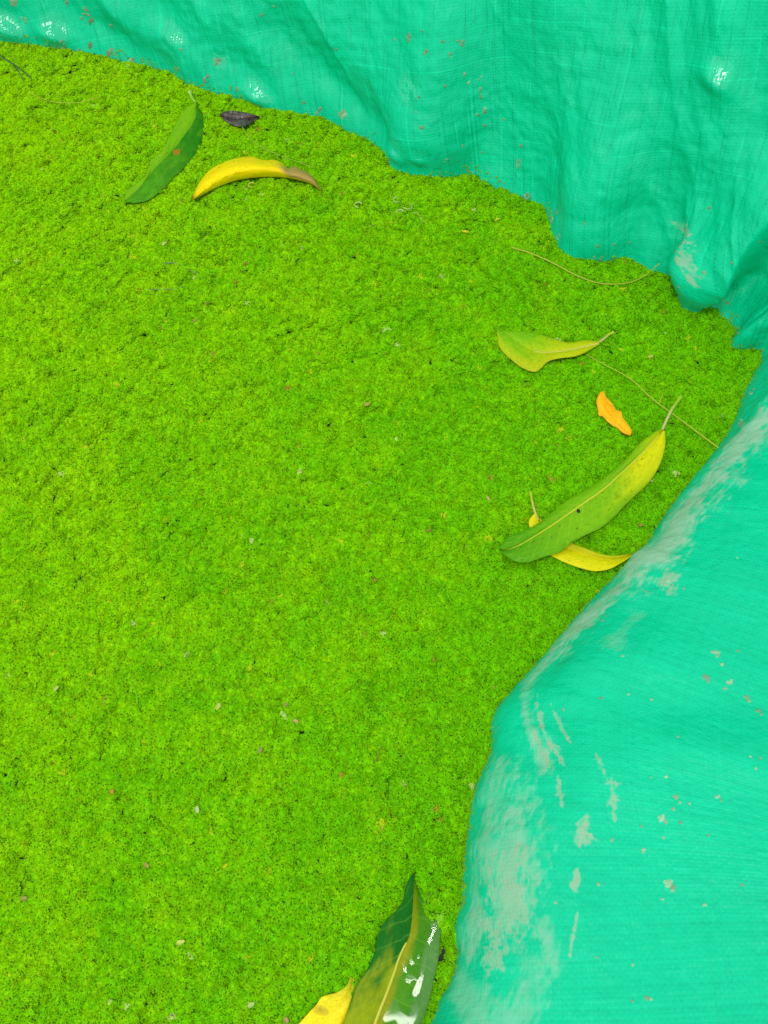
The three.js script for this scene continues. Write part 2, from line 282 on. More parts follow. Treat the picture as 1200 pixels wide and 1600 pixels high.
const liner = base('pond_liner', new THREE.Vector3(0, 0, -0.4), 'green woven plastic tarpaulin lining the pond, folded at its corner, spotted with dried mud', 'tarpaulin');
put('sheet', tarpGeo, tarpM, liner);
// dried mud: thin crusts that lie on the sheet
const tp = tarpGeo.attributes.position, tn = tarpGeo.attributes.normal;
{
  const parts = [];
  const fleck = (x, y, r, long = 1, turn = 0, pale = 0) => { // r in photograph pixels
    const k = onTarp(x, y); if (k < 0) return;
    const o = new THREE.Vector3().fromBufferAttribute(tp, k).add(liner.position), n = new THREE.Vector3().fromBufferAttribute(tn, k).normalize();
    const f = toPx(o)[2], R = r * f / FOC, m = 18, ph = rnd() * 90;
    const ax = new THREE.Vector3(Math.cos(turn), -Math.sin(turn), 0), a = ax.addScaledVector(n, -ax.dot(n)).normalize(), b = n.clone().cross(a);
    const pos = [], idx = []; pos.push(...o.clone().addScaledVector(n, 0.0009).toArray());
    for (let ring = 0; ring < 2; ring++) for (let i = 0; i < m; i++) {
      const th = i / m * 6.283, q = R * (0.3 + 1.2 * fbm(ph + Math.cos(th) * 2.4, ph + Math.sin(th) * 2.4, 3)) * (0.8 + 0.4 * rnd()) * (ring ? 1 : 0.6);
      pos.push(...o.clone().addScaledVector(a, q * Math.cos(th) * long).addScaledVector(b, q * Math.sin(th)).addScaledVector(n, ring ? -0.0002 : 0.0003 + 0.0004 * rnd()).toArray());
    }
    for (let i = 0; i < m; i++) { const j = (i + 1) % m; idx.push(0, 1 + i, 1 + j, 1 + i, 1 + m + i, 1 + j, 1 + j, 1 + m + i, 1 + m + j); }
    const g = new THREE.BufferGeometry(); g.setAttribute('position', new THREE.Float32BufferAttribute(pos, 3));
    const t = 0.75 + 0.5 * rnd(), c = []; for (let i = 0; i < pos.length / 3; i++) { const s = t * (0.9 + 0.2 * rnd()); c.push(...mix3([0.17, 0.31, 0.15], [0.25, 0.48, 0.28], pale).map((q) => q * s)); }
    g.setAttribute('color', new THREE.Float32BufferAttribute(c, 3)); g.setIndex(idx); g.computeVertexNormals(); parts.push(g);
  };
  const clump = (x, y, r, n, spread, long, turn) => { for (let i = 0; i < n; i++) fleck(x + (rnd() + rnd() - 1) * spread, y + (rnd() + rnd() - 1) * spread * 1.2, r * (0.35 + 0.6 * rnd()), long, turn, 0.5 * rnd()); };
  // upper left
  clump(20, 6, 7, 3, 7); clump(134, 22, 6, 5, 7); fleck(143, 32, 4, 1.6, -1); fleck(103, 5, 4, 1.5, -1.3); clump(38, 28, 4, 3, 5, 1.4, -1.4); fleck(174, 42, 4); clump(98, 72, 6, 4, 7); clump(123, 78, 5, 3, 5); fleck(140, 70, 5, 1.5, -1.2); clump(172, 82, 7, 3, 5, 1.5, -1.4); clump(203, 94, 6, 5, 7);
  clump(250, 115, 6, 4, 8); clump(278, 110, 5, 3, 5); clump(338, 95, 6, 5, 6); clump(322, 123, 4, 3, 5); fleck(370, 140, 4); fleck(283, 75, 3); clump(428, 10, 4, 2, 3); fleck(410, 23, 3); fleck(525, 77, 3); clump(500, 172, 4, 5, 8, 1.4, -0.8); clump(536, 175, 5, 4, 6, 1.5, -0.8); fleck(475, 160, 3); fleck(443, 178, 3); clump(528, 205, 4, 3, 8); fleck(458, 115, 2);
  // middle
  clump(638, 58, 5, 5, 8); clump(666, 82, 4, 3, 4); clump(692, 62, 3, 2, 5, 1.6, -1.3); clump(704, 84, 3, 3, 5, 1.4, -1.2); clump(719, 66, 3.5, 5, 8); fleck(616, 64, 2.5); fleck(660, 49, 2.5); clump(725, 114, 3, 2, 3); clump(751, 121, 3, 3, 5); clump(733, 132, 3, 2, 3); clump(752, 147, 4, 6, 8); clump(757, 172, 4, 4, 5); clump(747, 180, 3, 2, 4); clump(658, 200, 3.5, 3, 5); fleck(653, 153, 2.5); fleck(696, 134, 2.5); fleck(650, 175, 2.5); fleck(790, 186, 3); fleck(757, 198, 3); fleck(723, 230, 3); clump(697, 250, 3, 4, 6); fleck(755, 238, 2.5); clump(809, 260, 4, 4, 6, 1.7, -1.5); fleck(815, 228, 3);
  clump(825, 310, 4, 5, 8); clump(863, 340, 4, 8, 10, 1.3, -1.3); clump(872, 328, 3, 3, 5); clump(871, 371, 4, 3, 5); clump(912, 348, 3, 3, 4); fleck(933, 386, 3); fleck(961, 383, 2.5); fleck(940, 405, 3); fleck(928, 400, 3); fleck(1106, 325, 3.5, 1.4, -1); fleck(1097, 427, 4); fleck(985, 378, 2.5); clump(740, 285, 3, 5, 14); clump(780, 300, 3, 4, 10); clump(1132, 470, 4, 4, 7); fleck(1187, 378, 3); fleck(1143, 410, 2.5); clump(1153, 519, 3, 3, 5); fleck(1145, 525, 3); fleck(1060, 450, 2.5);
  // the low corner and the near bank
  clump(1157, 665, 6, 8, 9); clump(1168, 615, 3, 4, 8); clump(1152, 622, 3, 4, 8); clump(1124, 688, 4, 4, 7); fleck(1177, 608, 3); clump(860, 1010, 4, 5, 8); clump(770, 1140, 3, 4, 8); clump(808, 1072, 3, 4, 8); clump(730, 1290, 3, 4, 10);
  for (const [x, y, r] of [[1118, 1021, 6], [1125, 1037, 4], [1105, 1060, 6], [1138, 1064, 5], [1130, 1076, 4], [1165, 1088, 5], [1172, 1096, 4], [1186, 1112, 5], [1155, 1018, 3], [974, 1026, 3], [942, 1092, 3], [1019, 1093, 3], [1057, 1247, 5], [1078, 1257, 3], [1050, 1264, 4], [1032, 1277, 7], [1124, 1246, 4.5], [1190, 1185, 3], [1175, 1183, 3], [1178, 1200, 3], [1061, 1283, 4], [1002, 1326, 4], [935, 1380, 4], [955, 1312, 4], [1047, 1380, 8], [1036, 1407, 3], [1158, 1383, 3], [1104, 1413, 3.5], [935, 1495, 3], [1012, 1557, 5], [985, 1562, 3], [992, 1507, 3], [1003, 1330, 3], [865, 1412, 3], [1106, 1305, 3], [1035, 1308, 3], [1045, 908, 5], [940, 968, 3], [1008, 925, 3], [1070, 920, 3], [1045, 870, 3], [1150, 870, 2], [1048, 1390, 4], [880, 1110, 3], [886, 1150, 3], [1000, 1290, 2.5], [1060, 1150, 2.5], [985, 1085, 2.5], [1015, 1215, 2], [1042, 1213, 3.5]]) { fleck(x, y, r * 0.9, 1.2, -1, 0.75 + 0.35 * rnd()); if (r > 4) fleck(x + r * 0.7, y + r, r * 0.6, 1, 0, 0.9); }
  const m = put('mud_crust', mergeGeometries(parts), new THREE.MeshStandardMaterial({ vertexColors: true, roughness: 0.95, side: THREE.DoubleSide }), liner); m.userData = { kind: 'stuff' };
}

// ---------------------------------------------------------------- leaves that float on the weed
const holes = []; // outlines where the weed is pressed flat: [points, depth of the leaf]
function tangle(L, o, k) { return L.map(([x, y]) => [o[0] + x / k, o[1] + y / k]); }
const veinAt = (s, t, n, lean, w) => { const q = s * n - Math.abs(t) * lean, f = Math.abs(q - Math.round(q)); return Math.exp(-f * f / (w * w)) * sstep(0.02, 0.1, s) * (1 - 0.6 * Math.abs(t)); };
function leaf(name, label, o) {
  const A = spline(o.A), M = spline(o.M), B = spline(o.B), ns = 90, nt = 26, TH = 0.0004;
  const H = (f, s) => (typeof f === 'function' ? f(s) : f);
  const P = (s, t) => { // t -1 (edge A) .. 0 (midrib) .. 1 (edge B)
    const e = t < 0 ? A(s) : B(s), m = M(s), a = Math.abs(t), he = H(t < 0 ? o.hA : o.hB, s), hm = H(o.hM, s);
    let h = lerp(hm, he, a) + H(t < 0 ? o.bulgeA ?? 0.001 : o.bulgeB ?? 0.001, s) * 4 * a * (1 - a);
    h += (o.wave ?? 0.0012) * a * (noise(s * 7 + (t < 0 ? 3 : 40), o.A[0][0]) - 0.5) * 2 + 0.0006 * (noise(s * 22, t * 5 + o.A[0][1]) - 0.5);
    return at(lerp(m.x, e.x, a), lerp(m.y, e.y, a), h);
  };
  const g0 = base(name, P(0, 0), label, 'leaf'), top = [];
  for (let j = 0; j <= nt; j++) for (let i = 0; i <= ns; i++) top.push(P(i / ns, (j / nt) * 2 - 1));
  const W = ns + 1, N = top.length, pos = [], uv = [], idx = [];
  for (const q of top) pos.push(q.x, q.y, q.z);
  for (const q of top) pos.push(q.x, q.y - TH, q.z);
  for (let r = 0; r < 2; r++) for (let j = 0; j <= nt; j++) for (let i = 0; i <= ns; i++) uv.push(i / ns, j / nt);
  for (let j = 0; j < nt; j++) for (let i = 0; i < ns; i++) { const k = j * W + i; idx.push(k, k + 1, k + W, k + 1, k + W + 1, k + W); idx.push(N + k, N + k + W, N + k + 1, N + k + 1, N + k + W, N + k + W + 1); }
  const rim = []; for (let i = 0; i <= ns; i++) rim.push(i); for (let j = 1; j <= nt; j++) rim.push(j * W + ns); for (let i = ns - 1; i >= 0; i--) rim.push(nt * W + i); for (let j = nt - 1; j > 0; j--) rim.push(j * W);
  rim.forEach((a, i) => { const b = rim[(i + 1) % rim.length]; idx.push(a, N + a, b, b, N + a, N + b); });
  const g = new THREE.BufferGeometry(); g.setAttribute('position', new THREE.Float32BufferAttribute(pos, 3)); g.setAttribute('uv', new THREE.Float32BufferAttribute(uv, 2)); g.setIndex(idx); g.computeVertexNormals();
  if (g.attributes.normal.getY(W * 6 + 40) < 0) { const ix = g.index.array; for (let k = 0; k < ix.length; k += 3) { const t = ix[k]; ix[k] = ix[k + 1]; ix[k + 1] = t; } g.computeVertexNormals(); }
  const sd = o.A[0][0] * 0.1, n = o.veins ?? 16, lean = o.lean ?? 2.2;
  const map = dataTex(512, 192, (x, y) => {
    const t = y * 2 - 1; let c = o.color(x, t, sd); const v = veinAt(x + 0.016 * (noise(x * 30, t * 3 + sd) - 0.5), t, n, lean, 0.045) * (o.veinShow ?? 0.25);
    c = mix3(c, o.veinColor ?? [0.45, 0.5, 0.05], v); const fine = Math.abs(noise(x * 90 + sd, t * 16) - 0.5), k = 0.92 + 0.26 * fbm(x * 40 + sd, t * 12, 4) + 0.10 * sstep(0.06, 0.0, fine) - 0.22 * sstep(0.72, 0.8, noise(x * 70 + 3, t * 14 + sd)) * sstep(0.5, 0.7, fbm(x * 6, t * 3 + sd, 2)) - 0.12 * sstep(0.9, 1, Math.abs(t)); return c.map((q) => q * k);
  }, true);
  const bump = dataTex(512, 192, (x, y) => { const t = y * 2 - 1, v = 0.55 - 0.25 * veinAt(x, t, n, lean, 0.1) + 0.22 * (noise(x * 120, t * 40) - 0.5) + 0.2 * (noise(x * n, t * 6 + sd) - 0.5); return [v, v, v]; });
  const m = new THREE.MeshPhysicalMaterial({ map, bumpMap: bump, bumpScale: 0.0006, roughness: o.rough ?? 0.45, specularIntensity: o.spec ?? 0.22, side: THREE.DoubleSide });
  put('blade', g, m, g0);
  if (o.midrib) { const [s0, s1, r0, r1, col] = o.midrib, pts = []; for (let i = 0; i <= 16; i++) { const s = lerp(s0, s1, i / 16), q = P(s, 0); q.y += 0.0002; pts.push(q); } put('midrib', taperTube(pts, r0, r1, 60, 7), new THREE.MeshStandardMaterial({ color: new THREE.Color().setRGB(...col), roughness: 0.5 }), g0); }
  if (o.petiole) { const [list, r0, r1, cols] = o.petiole, pts = list.map(([x, y, h]) => at(x, y, h)), tg = taperTube(pts, r0, r1, 40, 8, (t) => lerp(r0, r1, t) * (1 + 0.35 * sstep(0.75, 1, t))); 
    const cc = [], c = tg.attributes.position.count; for (let i = 0; i < c; i++) { const t = Math.floor(i / 9) / 40; cc.push(...mix3(cols[0], cols[1], sstep(0.35, 0.75, t))); } tg.setAttribute('color', new THREE.Float32BufferAttribute(cc, 3));
    put('petiole', tg, new THREE.MeshStandardMaterial({ vertexColors: true, roughness: 0.6, metalness: 0 }), g0); }
  const ring = []; for (let i = 0; i <= 24; i++) ring.push(P(i / 24, -(o.edge ?? 0.9))); for (let i = 24; i >= 0; i--) ring.push(P(i / 24, o.edge ?? 0.9));
  if (!o.sunk) holes.push({ ring, P, o });
  return { g: g0, P };
}
const spotty = (x, t, n, sd, size = 0.05) => { let v = 0; for (let i = 0; i < n; i++) { const sx = hash(i, Math.round(sd * 10)), st = hash(i + 50, Math.round(sd * 7)) * 1.6 - 0.8, d = Math.hypot((x - sx) * 5, t - st); v = Math.max(v, 1 - sstep(size * 0.5, size, d * (0.8 + 0.6 * hash(i, 3)))); } return v; };

{ // zoomed reading frames: origin in the photograph and magnification
  const z7 = [[150, 130], 3.158], z8 = [[740, 480], 3], z5 = [[430, 1320], 3.4286];
  leaf('mango_leaf', 'dark green leaf folded along its midrib, half sunk in the weed at upper left', {
    A: tangle([[492, 95], [440, 130], [385, 215], [350, 290], [325, 335], [270, 380], [262, 410], [240, 460], [190, 500], [150, 530], [140, 580]], ...z7),
    M: tangle([[498, 115], [490, 170], [440, 250], [370, 340], [300, 410], [220, 510], [190, 540], [143, 584]], ...z7),
    B: tangle([[500, 105], [535, 170], [528, 250], [505, 320], [460, 390], [400, 450], [330, 520], [270, 570], [200, 590], [147, 588]], ...z7),
    edge: 0.7, hA: (s) => 0.010 - 0.003 * s, hM: 0.007, hB: (s) => 0.0042 + 0.003 * s, bulgeA: 0.001, bulgeB: 0.002, veinShow: 0.16, veins: 20, rough: 0.3, veinColor: [0.18, 0.36, 0.03],
    color: (s, t, sd) => { let c = t < 0 ? mix3([0.14, 0.38, 0.004], [0.21, 0.45, 0.006], fbm(s * 9, t * 2, 2)) : mix3([0.025, 0.19, 0.004], [0.075, 0.30, 0.006], sstep(0.3, 0.85, s) + 0.3 * (fbm(s * 8, t * 3) - 0.5)); c = mix3(c, [0.17, 0.40, 0.006], 0.28 * sstep(0.4, 0.8, fbm(s * 14, t * 4 + 9, 3))); c = mix3(c, [0.02, 0.14, 0.004], 0.4 * sstep(0.4, 0.8, fbm(s * 10 + 5, t * 3, 3)) * (t > 0 ? 1 : 0.3)); if (t > 0) { const d = Math.hypot((s - 0.42) * 6, (t - 0.2) * 1.1); c = mix3(c, [0.30, 0.17, 0.01], 1 - sstep(0.12, 0.2, d + 0.1 * (noise(s * 40, t * 9) - 0.5))); } return c; },
    petiole: [[[306, 160, 0.010], [301, 154, 0.010], [296, 143, 0.008]], 0.0012, 0.0018, [[0.3, 0.5, 0.06], [0.42, 0.62, 0.12]]],
  });
  leaf('mango_leaf', 'yellow curled leaf with a brown tip on the weed at upper left', {
    A: tangle([[475, 566], [510, 490], [560, 430], [620, 395], [690, 370], [775, 362], [820, 378], [890, 380], [925, 400], [952, 422], [970, 410], [1020, 428], [1070, 460], [1087, 490], [1117, 530]], ...z7),
    M: tangle([[476, 570], [525, 520], [580, 475], [650, 435], [730, 415], [820, 418], [900, 425], [950, 445], [1010, 455], [1070, 485], [1117, 531]], ...z7),
    B: tangle([[479, 576], [540, 542], [600, 512], [680, 482], [760, 467], [850, 461], [930, 465], [1000, 478], [1060, 496], [1117, 532]], ...z7),
    hA: (s) => 0.006 + 0.004 * Math.sin(s * 3.14), hM: (s) => 0.010 + 0.012 * Math.sin(s * 3.14), hB: 0.007, bulgeA: 0.003, bulgeB: 0.003, veinShow: 0.08, veins: 18, rough: 0.45, veinColor: [0.6, 0.42, 0.01],
    color: (s, t) => { let c = mix3([0.93, 0.70, 0.002], [0.88, 0.60, 0.002], fbm(s * 10, t * 2, 3)); c = mix3(c, [0.62, 0.36, 0.01], 1 - sstep(0.0, 0.05, s)); const b = sstep(0.62, 0.74, s + 0.10 * (fbm(s * 12, t * 4) - 0.5) - (t > 0.3 ? 0.12 * t : 0)) * (1 - 0.6 * sstep(0.5, 0.9, t)); c = mix3(c, [0.40, 0.24, 0.09], b * 0.9); if (spotty(s, t, 9, 3.1, 0.06) > 0.4) c = mix3(c, [0.25, 0.13, 0.02], 0.6); return c; },
  });
  leaf('leaf_fragment', 'dark purple brown wet leaf piece by the tarpaulin at upper left', {
    A: tangle([[610, 150], [640, 138], [680, 136], [720, 141], [765, 150], [808, 164]], ...z7), M: tangle([[612, 155], [650, 168], [690, 175], [730, 176], [770, 172], [808, 166]], ...z7), B: tangle([[614, 162], [640, 188], [680, 208], [715, 213], [765, 196], [808, 169]], ...z7),
    hA: 0.0095, hM: 0.006, hB: 0.007, wave: 0.003, veinShow: 0.5, veins: 9, lean: 0.8, rough: 0.1, spec: 1, veinColor: [0.16, 0.15, 0.15],
    color: (s, t) => mix3([0.045, 0.026, 0.03], [0.12, 0.085, 0.08], sstep(0.35, 0.7, fbm(s * 7, t * 4, 4))),
  });
  leaf('mango_leaf', 'yellow green leaf with a twisted blade lying below the upper bank stalk', {
    A: tangle([[592, 158], [520, 155], [450, 165], [400, 155], [340, 135], [270, 118], [200, 110], [150, 108], [116, 92]], ...z8),
    M: tangle([[590, 168], [520, 185], [450, 200], [380, 210], [290, 208], [230, 180], [180, 145], [113, 100]], ...z8),
    B: tangle([[587, 178], [520, 215], [470, 232], [400, 240], [350, 255], [315, 288], [290, 303], [230, 285], [170, 240], [120, 185], [108, 125]], ...z8),
    edge: 0.85, hA: (s) => 0.009 - 0.0035 * s, hM: (s) => 0.009 - 0.002 * s, hB: (s) => 0.008 + 0.003 * Math.sin(s * 3) - 0.003 * s * s, bulgeA: 0.002, bulgeB: 0.002, veinShow: 0.55, veins: 15, lean: 1.7, veinColor: [0.42, 0.48, 0.03],
    color: (s, t) => { let c = mix3([0.46, 0.52, 0.003], [0.18, 0.44, 0.004], sstep(0.3, 0.85, s + 0.25 * (fbm(s * 6, t * 2.5) - 0.5) - 0.12 * t)); c = mix3(c, [0.42, 0.46, 0.006], 0.7 * sstep(0.35, 0.8, t) * sstep(0.3, 0.55, s)); return c; },
    midrib: [0.0, 0.6, 0.0011, 0.0005, [0.55, 0.55, 0.10]],
    petiole: [[[936, 535, 0.0095], [944, 529, 0.0095], [951, 523, 0.009], [959, 519, 0.008]], 0.0013, 0.0014, [[0.55, 0.46, 0.14], [0.45, 0.55, 0.01]]],
  });
  leaf('leaf_fragment', 'small orange leaf piece with ragged edges beside the big green leaf', {
    A: tangle([[588, 402], [575, 440], [583, 480], [588, 508], [605, 512], [622, 530], [650, 555], [672, 566], [700, 590], [730, 602]], ...z8), M: tangle([[600, 396], [605, 440], [630, 490], [665, 530], [700, 568], [735, 600]], ...z8), B: tangle([[613, 392], [620, 415], [650, 450], [672, 482], [692, 490], [700, 515], [722, 545], [742, 580], [738, 598]], ...z8),
    wave: 0.0003, hA: 0.0075, hM: 0.0092, hB: 0.0085, veinShow: 0.1, veins: 10, rough: 0.5, veinColor: [0.8, 0.4, 0.03], color: (s, t) => mix3([0.92, 0.38, 0.002], [0.95, 0.48, 0.012], sstep(0.3, 0.7, fbm(s * 5, t * 3) + 0.25 * s)),
  });
  leaf('mango_leaf', 'slim yellow leaf lying under the big green leaf, its tip at the bank', {
    A: tangle([[312, 990], [400, 1060], [480, 1113], [520, 1127], [590, 1154], [650, 1164], [700, 1161], [757, 1152]], ...z8), M: tangle([[304, 996], [370, 1075], [440, 1130], [520, 1155], [590, 1174], [650, 1180], [700, 1173], [757, 1153]], ...z8), B: tangle([[285, 965], [258, 1005], [275, 1060], [320, 1130], [370, 1167], [430, 1197], [500, 1222], [570, 1237], [640, 1226], [700, 1195], [757, 1154]], ...z8),
    hA: 0.008, hM: 0.006, hB: (s) => 0.008 + 0.004 * s, bulgeB: 0.002, veinShow: 0.15, veins: 15, veinColor: [0.6, 0.5, 0.05],
    color: (s, t) => { let c = mix3([0.74, 0.64, 0.003], [0.60, 0.60, 0.003], fbm(s * 7, t * 2)); if (t < 0) c = mix3(c, [0.34, 0.4, 0.01], 0.5); if (spotty(s, t, 7, 5.2, 0.07) > 0.4) c = mix3(c, [0.25, 0.16, 0.02], 0.6); return c; },
    petiole: [[[842, 813, 0.008], [836, 800, 0.009], [832, 785, 0.010], [829, 768, 0.008]], 0.0011, 0.0012, [[0.55, 0.46, 0.12], [0.42, 0.52, 0.02]]],
  });
  leaf('mango_leaf', 'big long green leaf with a yellow midrib, yellowing towards its stalk', {
    A: tangle([[886, 566], [840, 590], [784, 636], [752, 668], [726, 700], [676, 744], [590, 815], [500, 870], [430, 910], [370, 960], [290, 1020], [200, 1060], [150, 1085], [118, 1130]], ...z8),
    M: tangle([[880, 582], [820, 655], [770, 705], [700, 770], [600, 860], [500, 930], [400, 1000], [300, 1065], [220, 1112], [145, 1142], [119, 1133]], ...z8),
    B: tangle([[898, 578], [900, 640], [880, 720], [852, 778], [806, 838], [752, 888], [706, 932], [658, 984], [600, 1032], [530, 1065], [460, 1105], [400, 1150], [330, 1170], [250, 1197], [190, 1190], [140, 1160], [119, 1134]], ...z8),
    hA: (s) => 0.0125 + 0.0015 * Math.sin(s * 9), hM: (s) => 0.012 + 0.003 * Math.sin(s * 3.1), wave: 0.0006, hB: (s) => 0.0135 + 0.0012 * Math.sin(s * 8 + 2), bulgeA: 0.003, bulgeB: 0.003, veinShow: 0.5, veins: 17, lean: 1.6, veinColor: [0.36, 0.46, 0.02], rough: 0.4,
    color: (s, t, sd) => { const k = sstep(0.06, 0.5, s + 0.22 * (fbm(s * 6 + 4, t * 3) - 0.5) + (t < 0 ? 0.22 : 0.0)); let c = mix3([0.62, 0.60, 0.003], [0.17, 0.42, 0.004], k); c = mix3(c, [0.06, 0.29, 0.004], sstep(0.5, 0.98, s + 0.1 * (fbm(s * 5, t * 2) - 0.5)) * 0.85); if (Math.hypot((s - 0.56) * 9, t - 0.12) < 0.075) c = [0.03, 0.03, 0.01]; if (spotty(s, t, 16, sd, 0.05) > 0.4) c = mix3(c, [0.05, 0.08, 0.01], 0.55); return c; },
    midrib: [0.0, 0.97, 0.0013, 0.0004, [0.60, 0.62, 0.03]],
    petiole: [[[1034, 673, 0.0125], [1040, 660, 0.014], [1049, 641, 0.015], [1058, 628, 0.014], [1065, 619, 0.012]], 0.0013, 0.0016, [[0.55, 0.50, 0.16], [0.38, 0.55, 0.01]]],
  });
  // the two wet leaves at the bottom edge
  leaf('mango_leaf', 'wet bright yellow leaf at the bottom edge beside the sunken green leaf', {
    A: tangle([[405, 705], [380, 755], [330, 790], [250, 815], [225, 850], [170, 910], [125, 960], [80, 1010], [50, 1060]], ...z5), M: tangle([[415, 715], [400, 790], [360, 850], [310, 905], [260, 960], [200, 1030], [160, 1080]], ...z5), B: tangle([[425, 715], [425, 790], [410, 850], [395, 900], [360, 960], [320, 1030], [280, 1090]], ...z5),
    hA: (s) => 0.005 + 0.006 * s, hM: (s) => 0.004 + 0.005 * s, hB: 0.005, veinShow: 0.06, veins: 9, rough: 0.2, spec: 0.6, veinColor: [0.7, 0.6, 0.03],
    color: (s, t) => { let c = mix3([0.48, 0.48, 0.003], [0.88, 0.72, 0.004], sstep(0.02, 0.45, s + 0.15 * (fbm(s * 6, t * 3) - 0.5))); const d = Math.hypot((s - 0.52) * 7, t + 0.62); if (d < 0.45) c = mix3(c, [0.22, 0.14, 0.01], 0.5 * (1 - d / 0.45) + 0.2); return c; },
  });
  const wet = leaf('mango_leaf', 'wet green and yellow leaf at the bottom edge, partly under the weed, with shining water', {
    A: tangle([[745, 145], [705, 205], [688, 290], [650, 350], [575, 428], [548, 500], [530, 580], [490, 670], [430, 760], [400, 850], [360, 960], [330, 1050], [310, 1120]], ...z5),
    M: tangle([[746, 147], [742, 230], [738, 320], [730, 420], [718, 490], [670, 590], [640, 680], [600, 790], [560, 890], [535, 960], [500, 1050], [475, 1120]], ...z5),
    B: tangle([[747, 146], [800, 225], [865, 300], [912, 372], [885, 480], [876, 600], [850, 720], [822, 850], [780, 960], [740, 1060], [710, 1120]], ...z5),
    hA: 0.0085, hM: (s) => 0.0075 - 0.0005 * s, hB: (s) => lerp(0.001, 0.0085, sstep(0.2, 0.4, s)), bulgeB: (s) => lerp(-0.004, -0.001, sstep(0.2, 0.45, s)), veinShow: 0.3, veins: 9, lean: 1.1, rough: 0.36, spec: 0.2, veinColor: [0.2, 0.42, 0.04],
    color: (s, t) => { const n = fbm(s * 7 + 2, t * 2.6, 4); if (t < 0) { let c = mix3([0.006, 0.13, 0.008], [0.26, 0.33, 0.003], sstep(0.44, 0.95, s * 0.8 + 0.9 * (n - 0.42) + 0.22 * (1 + t) * sstep(0.25, 0.5, s))); return c; } let c = mix3([0.03, 0.19, 0.006], [0.08, 0.27, 0.008], n); c = mix3(c, [0.34, 0.31, 0.006], (1 - sstep(0.05, 0.32, t + 0.3 * (n - 0.5))) * 0.8); return mix3(c, [0.10, 0.24, 0.07], 0.6 * sstep(0.55, 0.75, t)); },  // grey sheen of the outer right strip is mixed into the colour
    midrib: [0.37, 1, 0.0008, 0.0015, [0.62, 0.60, 0.06]],
  });
  { // sheets of clear water that lie on that leaf, normals aimed to mirror the sun at the camera
    const film = new THREE.MeshPhysicalMaterial({ color: 0xffffff, transmission: 1, thickness: 0, roughness: 0.035, ior: 1.30 });
    const pool = (pts, h) => {
      const c = tangle(pts, ...z5), cx = c.reduce((a, p) => a + p[0], 0) / c.length, cy = c.reduce((a, p) => a + p[1], 0) / c.length, o = at(cx, cy, h);
      const n = camera.position.clone().sub(o).normalize().add(SUN).normalize();
      const s = spline([...c, c[0]]), pos = [...o.toArray()], idx = [], N = 56, nr = [...n.toArray()];
      for (let i = 0; i < N; i++) { const q = s(i / N), w = at(q.x, q.y, h); w.y = h - ((w.x - o.x) * n.x + (w.z - o.z) * n.z) / n.y * 0.35; pos.push(w.x, w.y, w.z); nr.push(...n.toArray()); } 
      for (let i = 0; i < N; i++) { const a = 1 + i, b = 1 + (i + 1) % N, up = (pos[a * 3 + 2] - pos[2]) * (pos[b * 3] - pos[0]) - (pos[a * 3] - pos[0]) * (pos[b * 3 + 2] - pos[2]) > 0; up ? idx.push(0, a, b) : idx.push(0, b, a); }
      const g = new THREE.BufferGeometry(); g.setAttribute('position', new THREE.Float32BufferAttribute(pos, 3)); g.setAttribute('normal', new THREE.Float32BufferAttribute(nr, 3)); g.setIndex(idx);
      put('water_film', g, film, wet.g);
    };
    const H0 = 0.0112;
    pool([[640, 825], [610, 850], [590, 900], [575, 935], [600, 950], [640, 938], [660, 960], [700, 965], [718, 925], [690, 905], [665, 870], [655, 830]], H0);
    pool([[735, 790], [760, 750], [775, 700], [790, 620], [795, 560], [815, 545], [812, 600], [800, 680], [780, 770], [760, 810], [738, 812]], H0);
    pool([[815, 520], [840, 460], [830, 430], [855, 410], [885, 370], [905, 372], [870, 430], [850, 480], [825, 535]], H0);
    pool([[700, 700], [720, 690], [745, 705], [765, 730], [740, 725], [720, 742], [698, 735]], H0);
    pool([[680, 630], [692, 620], [703, 660], [708, 685], [690, 682]], H0);
    pool([[722, 605], [732, 595], [735, 620], [748, 635], [725, 645]], H0);
    pool([[765, 580], [772, 590], [772, 612], [760, 612]], H0);
    pool([[735, 860], [760, 850], [770, 880], [740, 960], [720, 1010], [715, 950]], H0);
  }
}

// ---------------------------------------------------------------- thin stalks and twigs
const stalkM = (r, g, b) => new THREE.MeshStandardMaterial({ color: new THREE.Color().setRGB(r, g, b), roughness: 0.6 });
function stalk(name, label, px, h, r0, r1, col, side, category = 'stalk') {
  r0 *= 0.75; r1 *= 0.75; const pts = px.map(([x, y, q], i) => at(x, y, (q ?? h - 0.0006 - 0.0012 * ((i * 7) % 3 === 1)))), g0 = base(name, pts[0], label, category);
  put('stem', taperTube(pts, r0, r1, 70, 7), stalkM(...col), g0);
  if (side) put('side_twig', taperTube(side.map(([x, y]) => at(x, y, h)), r1, r1 * 0.6, 16, 6), stalkM(...col), g0);
}
stalk('flower_stalk', 'bent yellow green stalk between the weed and the tarpaulin fold at upper right', [[798, 386], [830, 396], [862, 410], [905, 432], [940, 443], [985, 441], [1008, 430, 0.012], [1031, 411, 0.03]], 0.0085, 0.0011, 0.0007, [0.40, 0.44, 0.03]);
stalk('flower_stalk', 'long straight thin stalk running from the twisted leaf to the bank', [[915, 553], [945, 570], [985, 592], [1018, 622], [1050, 646], [1080, 668], [1127, 703]], 0.0085, 0.0005, 0.0011, [0.42, 0.48, 0.02], [[1030, 631], [1033, 623], [1036, 614]]);
stalk('flower_stalk', 'fine curved green stalk between the dark leaf piece and the yellow curled leaf', [[376, 194], [386, 210], [405, 228], [430, 240], [462, 252], [490, 262]], 0.0085, 0.0007, 0.0004, [0.32, 0.46, 0.03]);
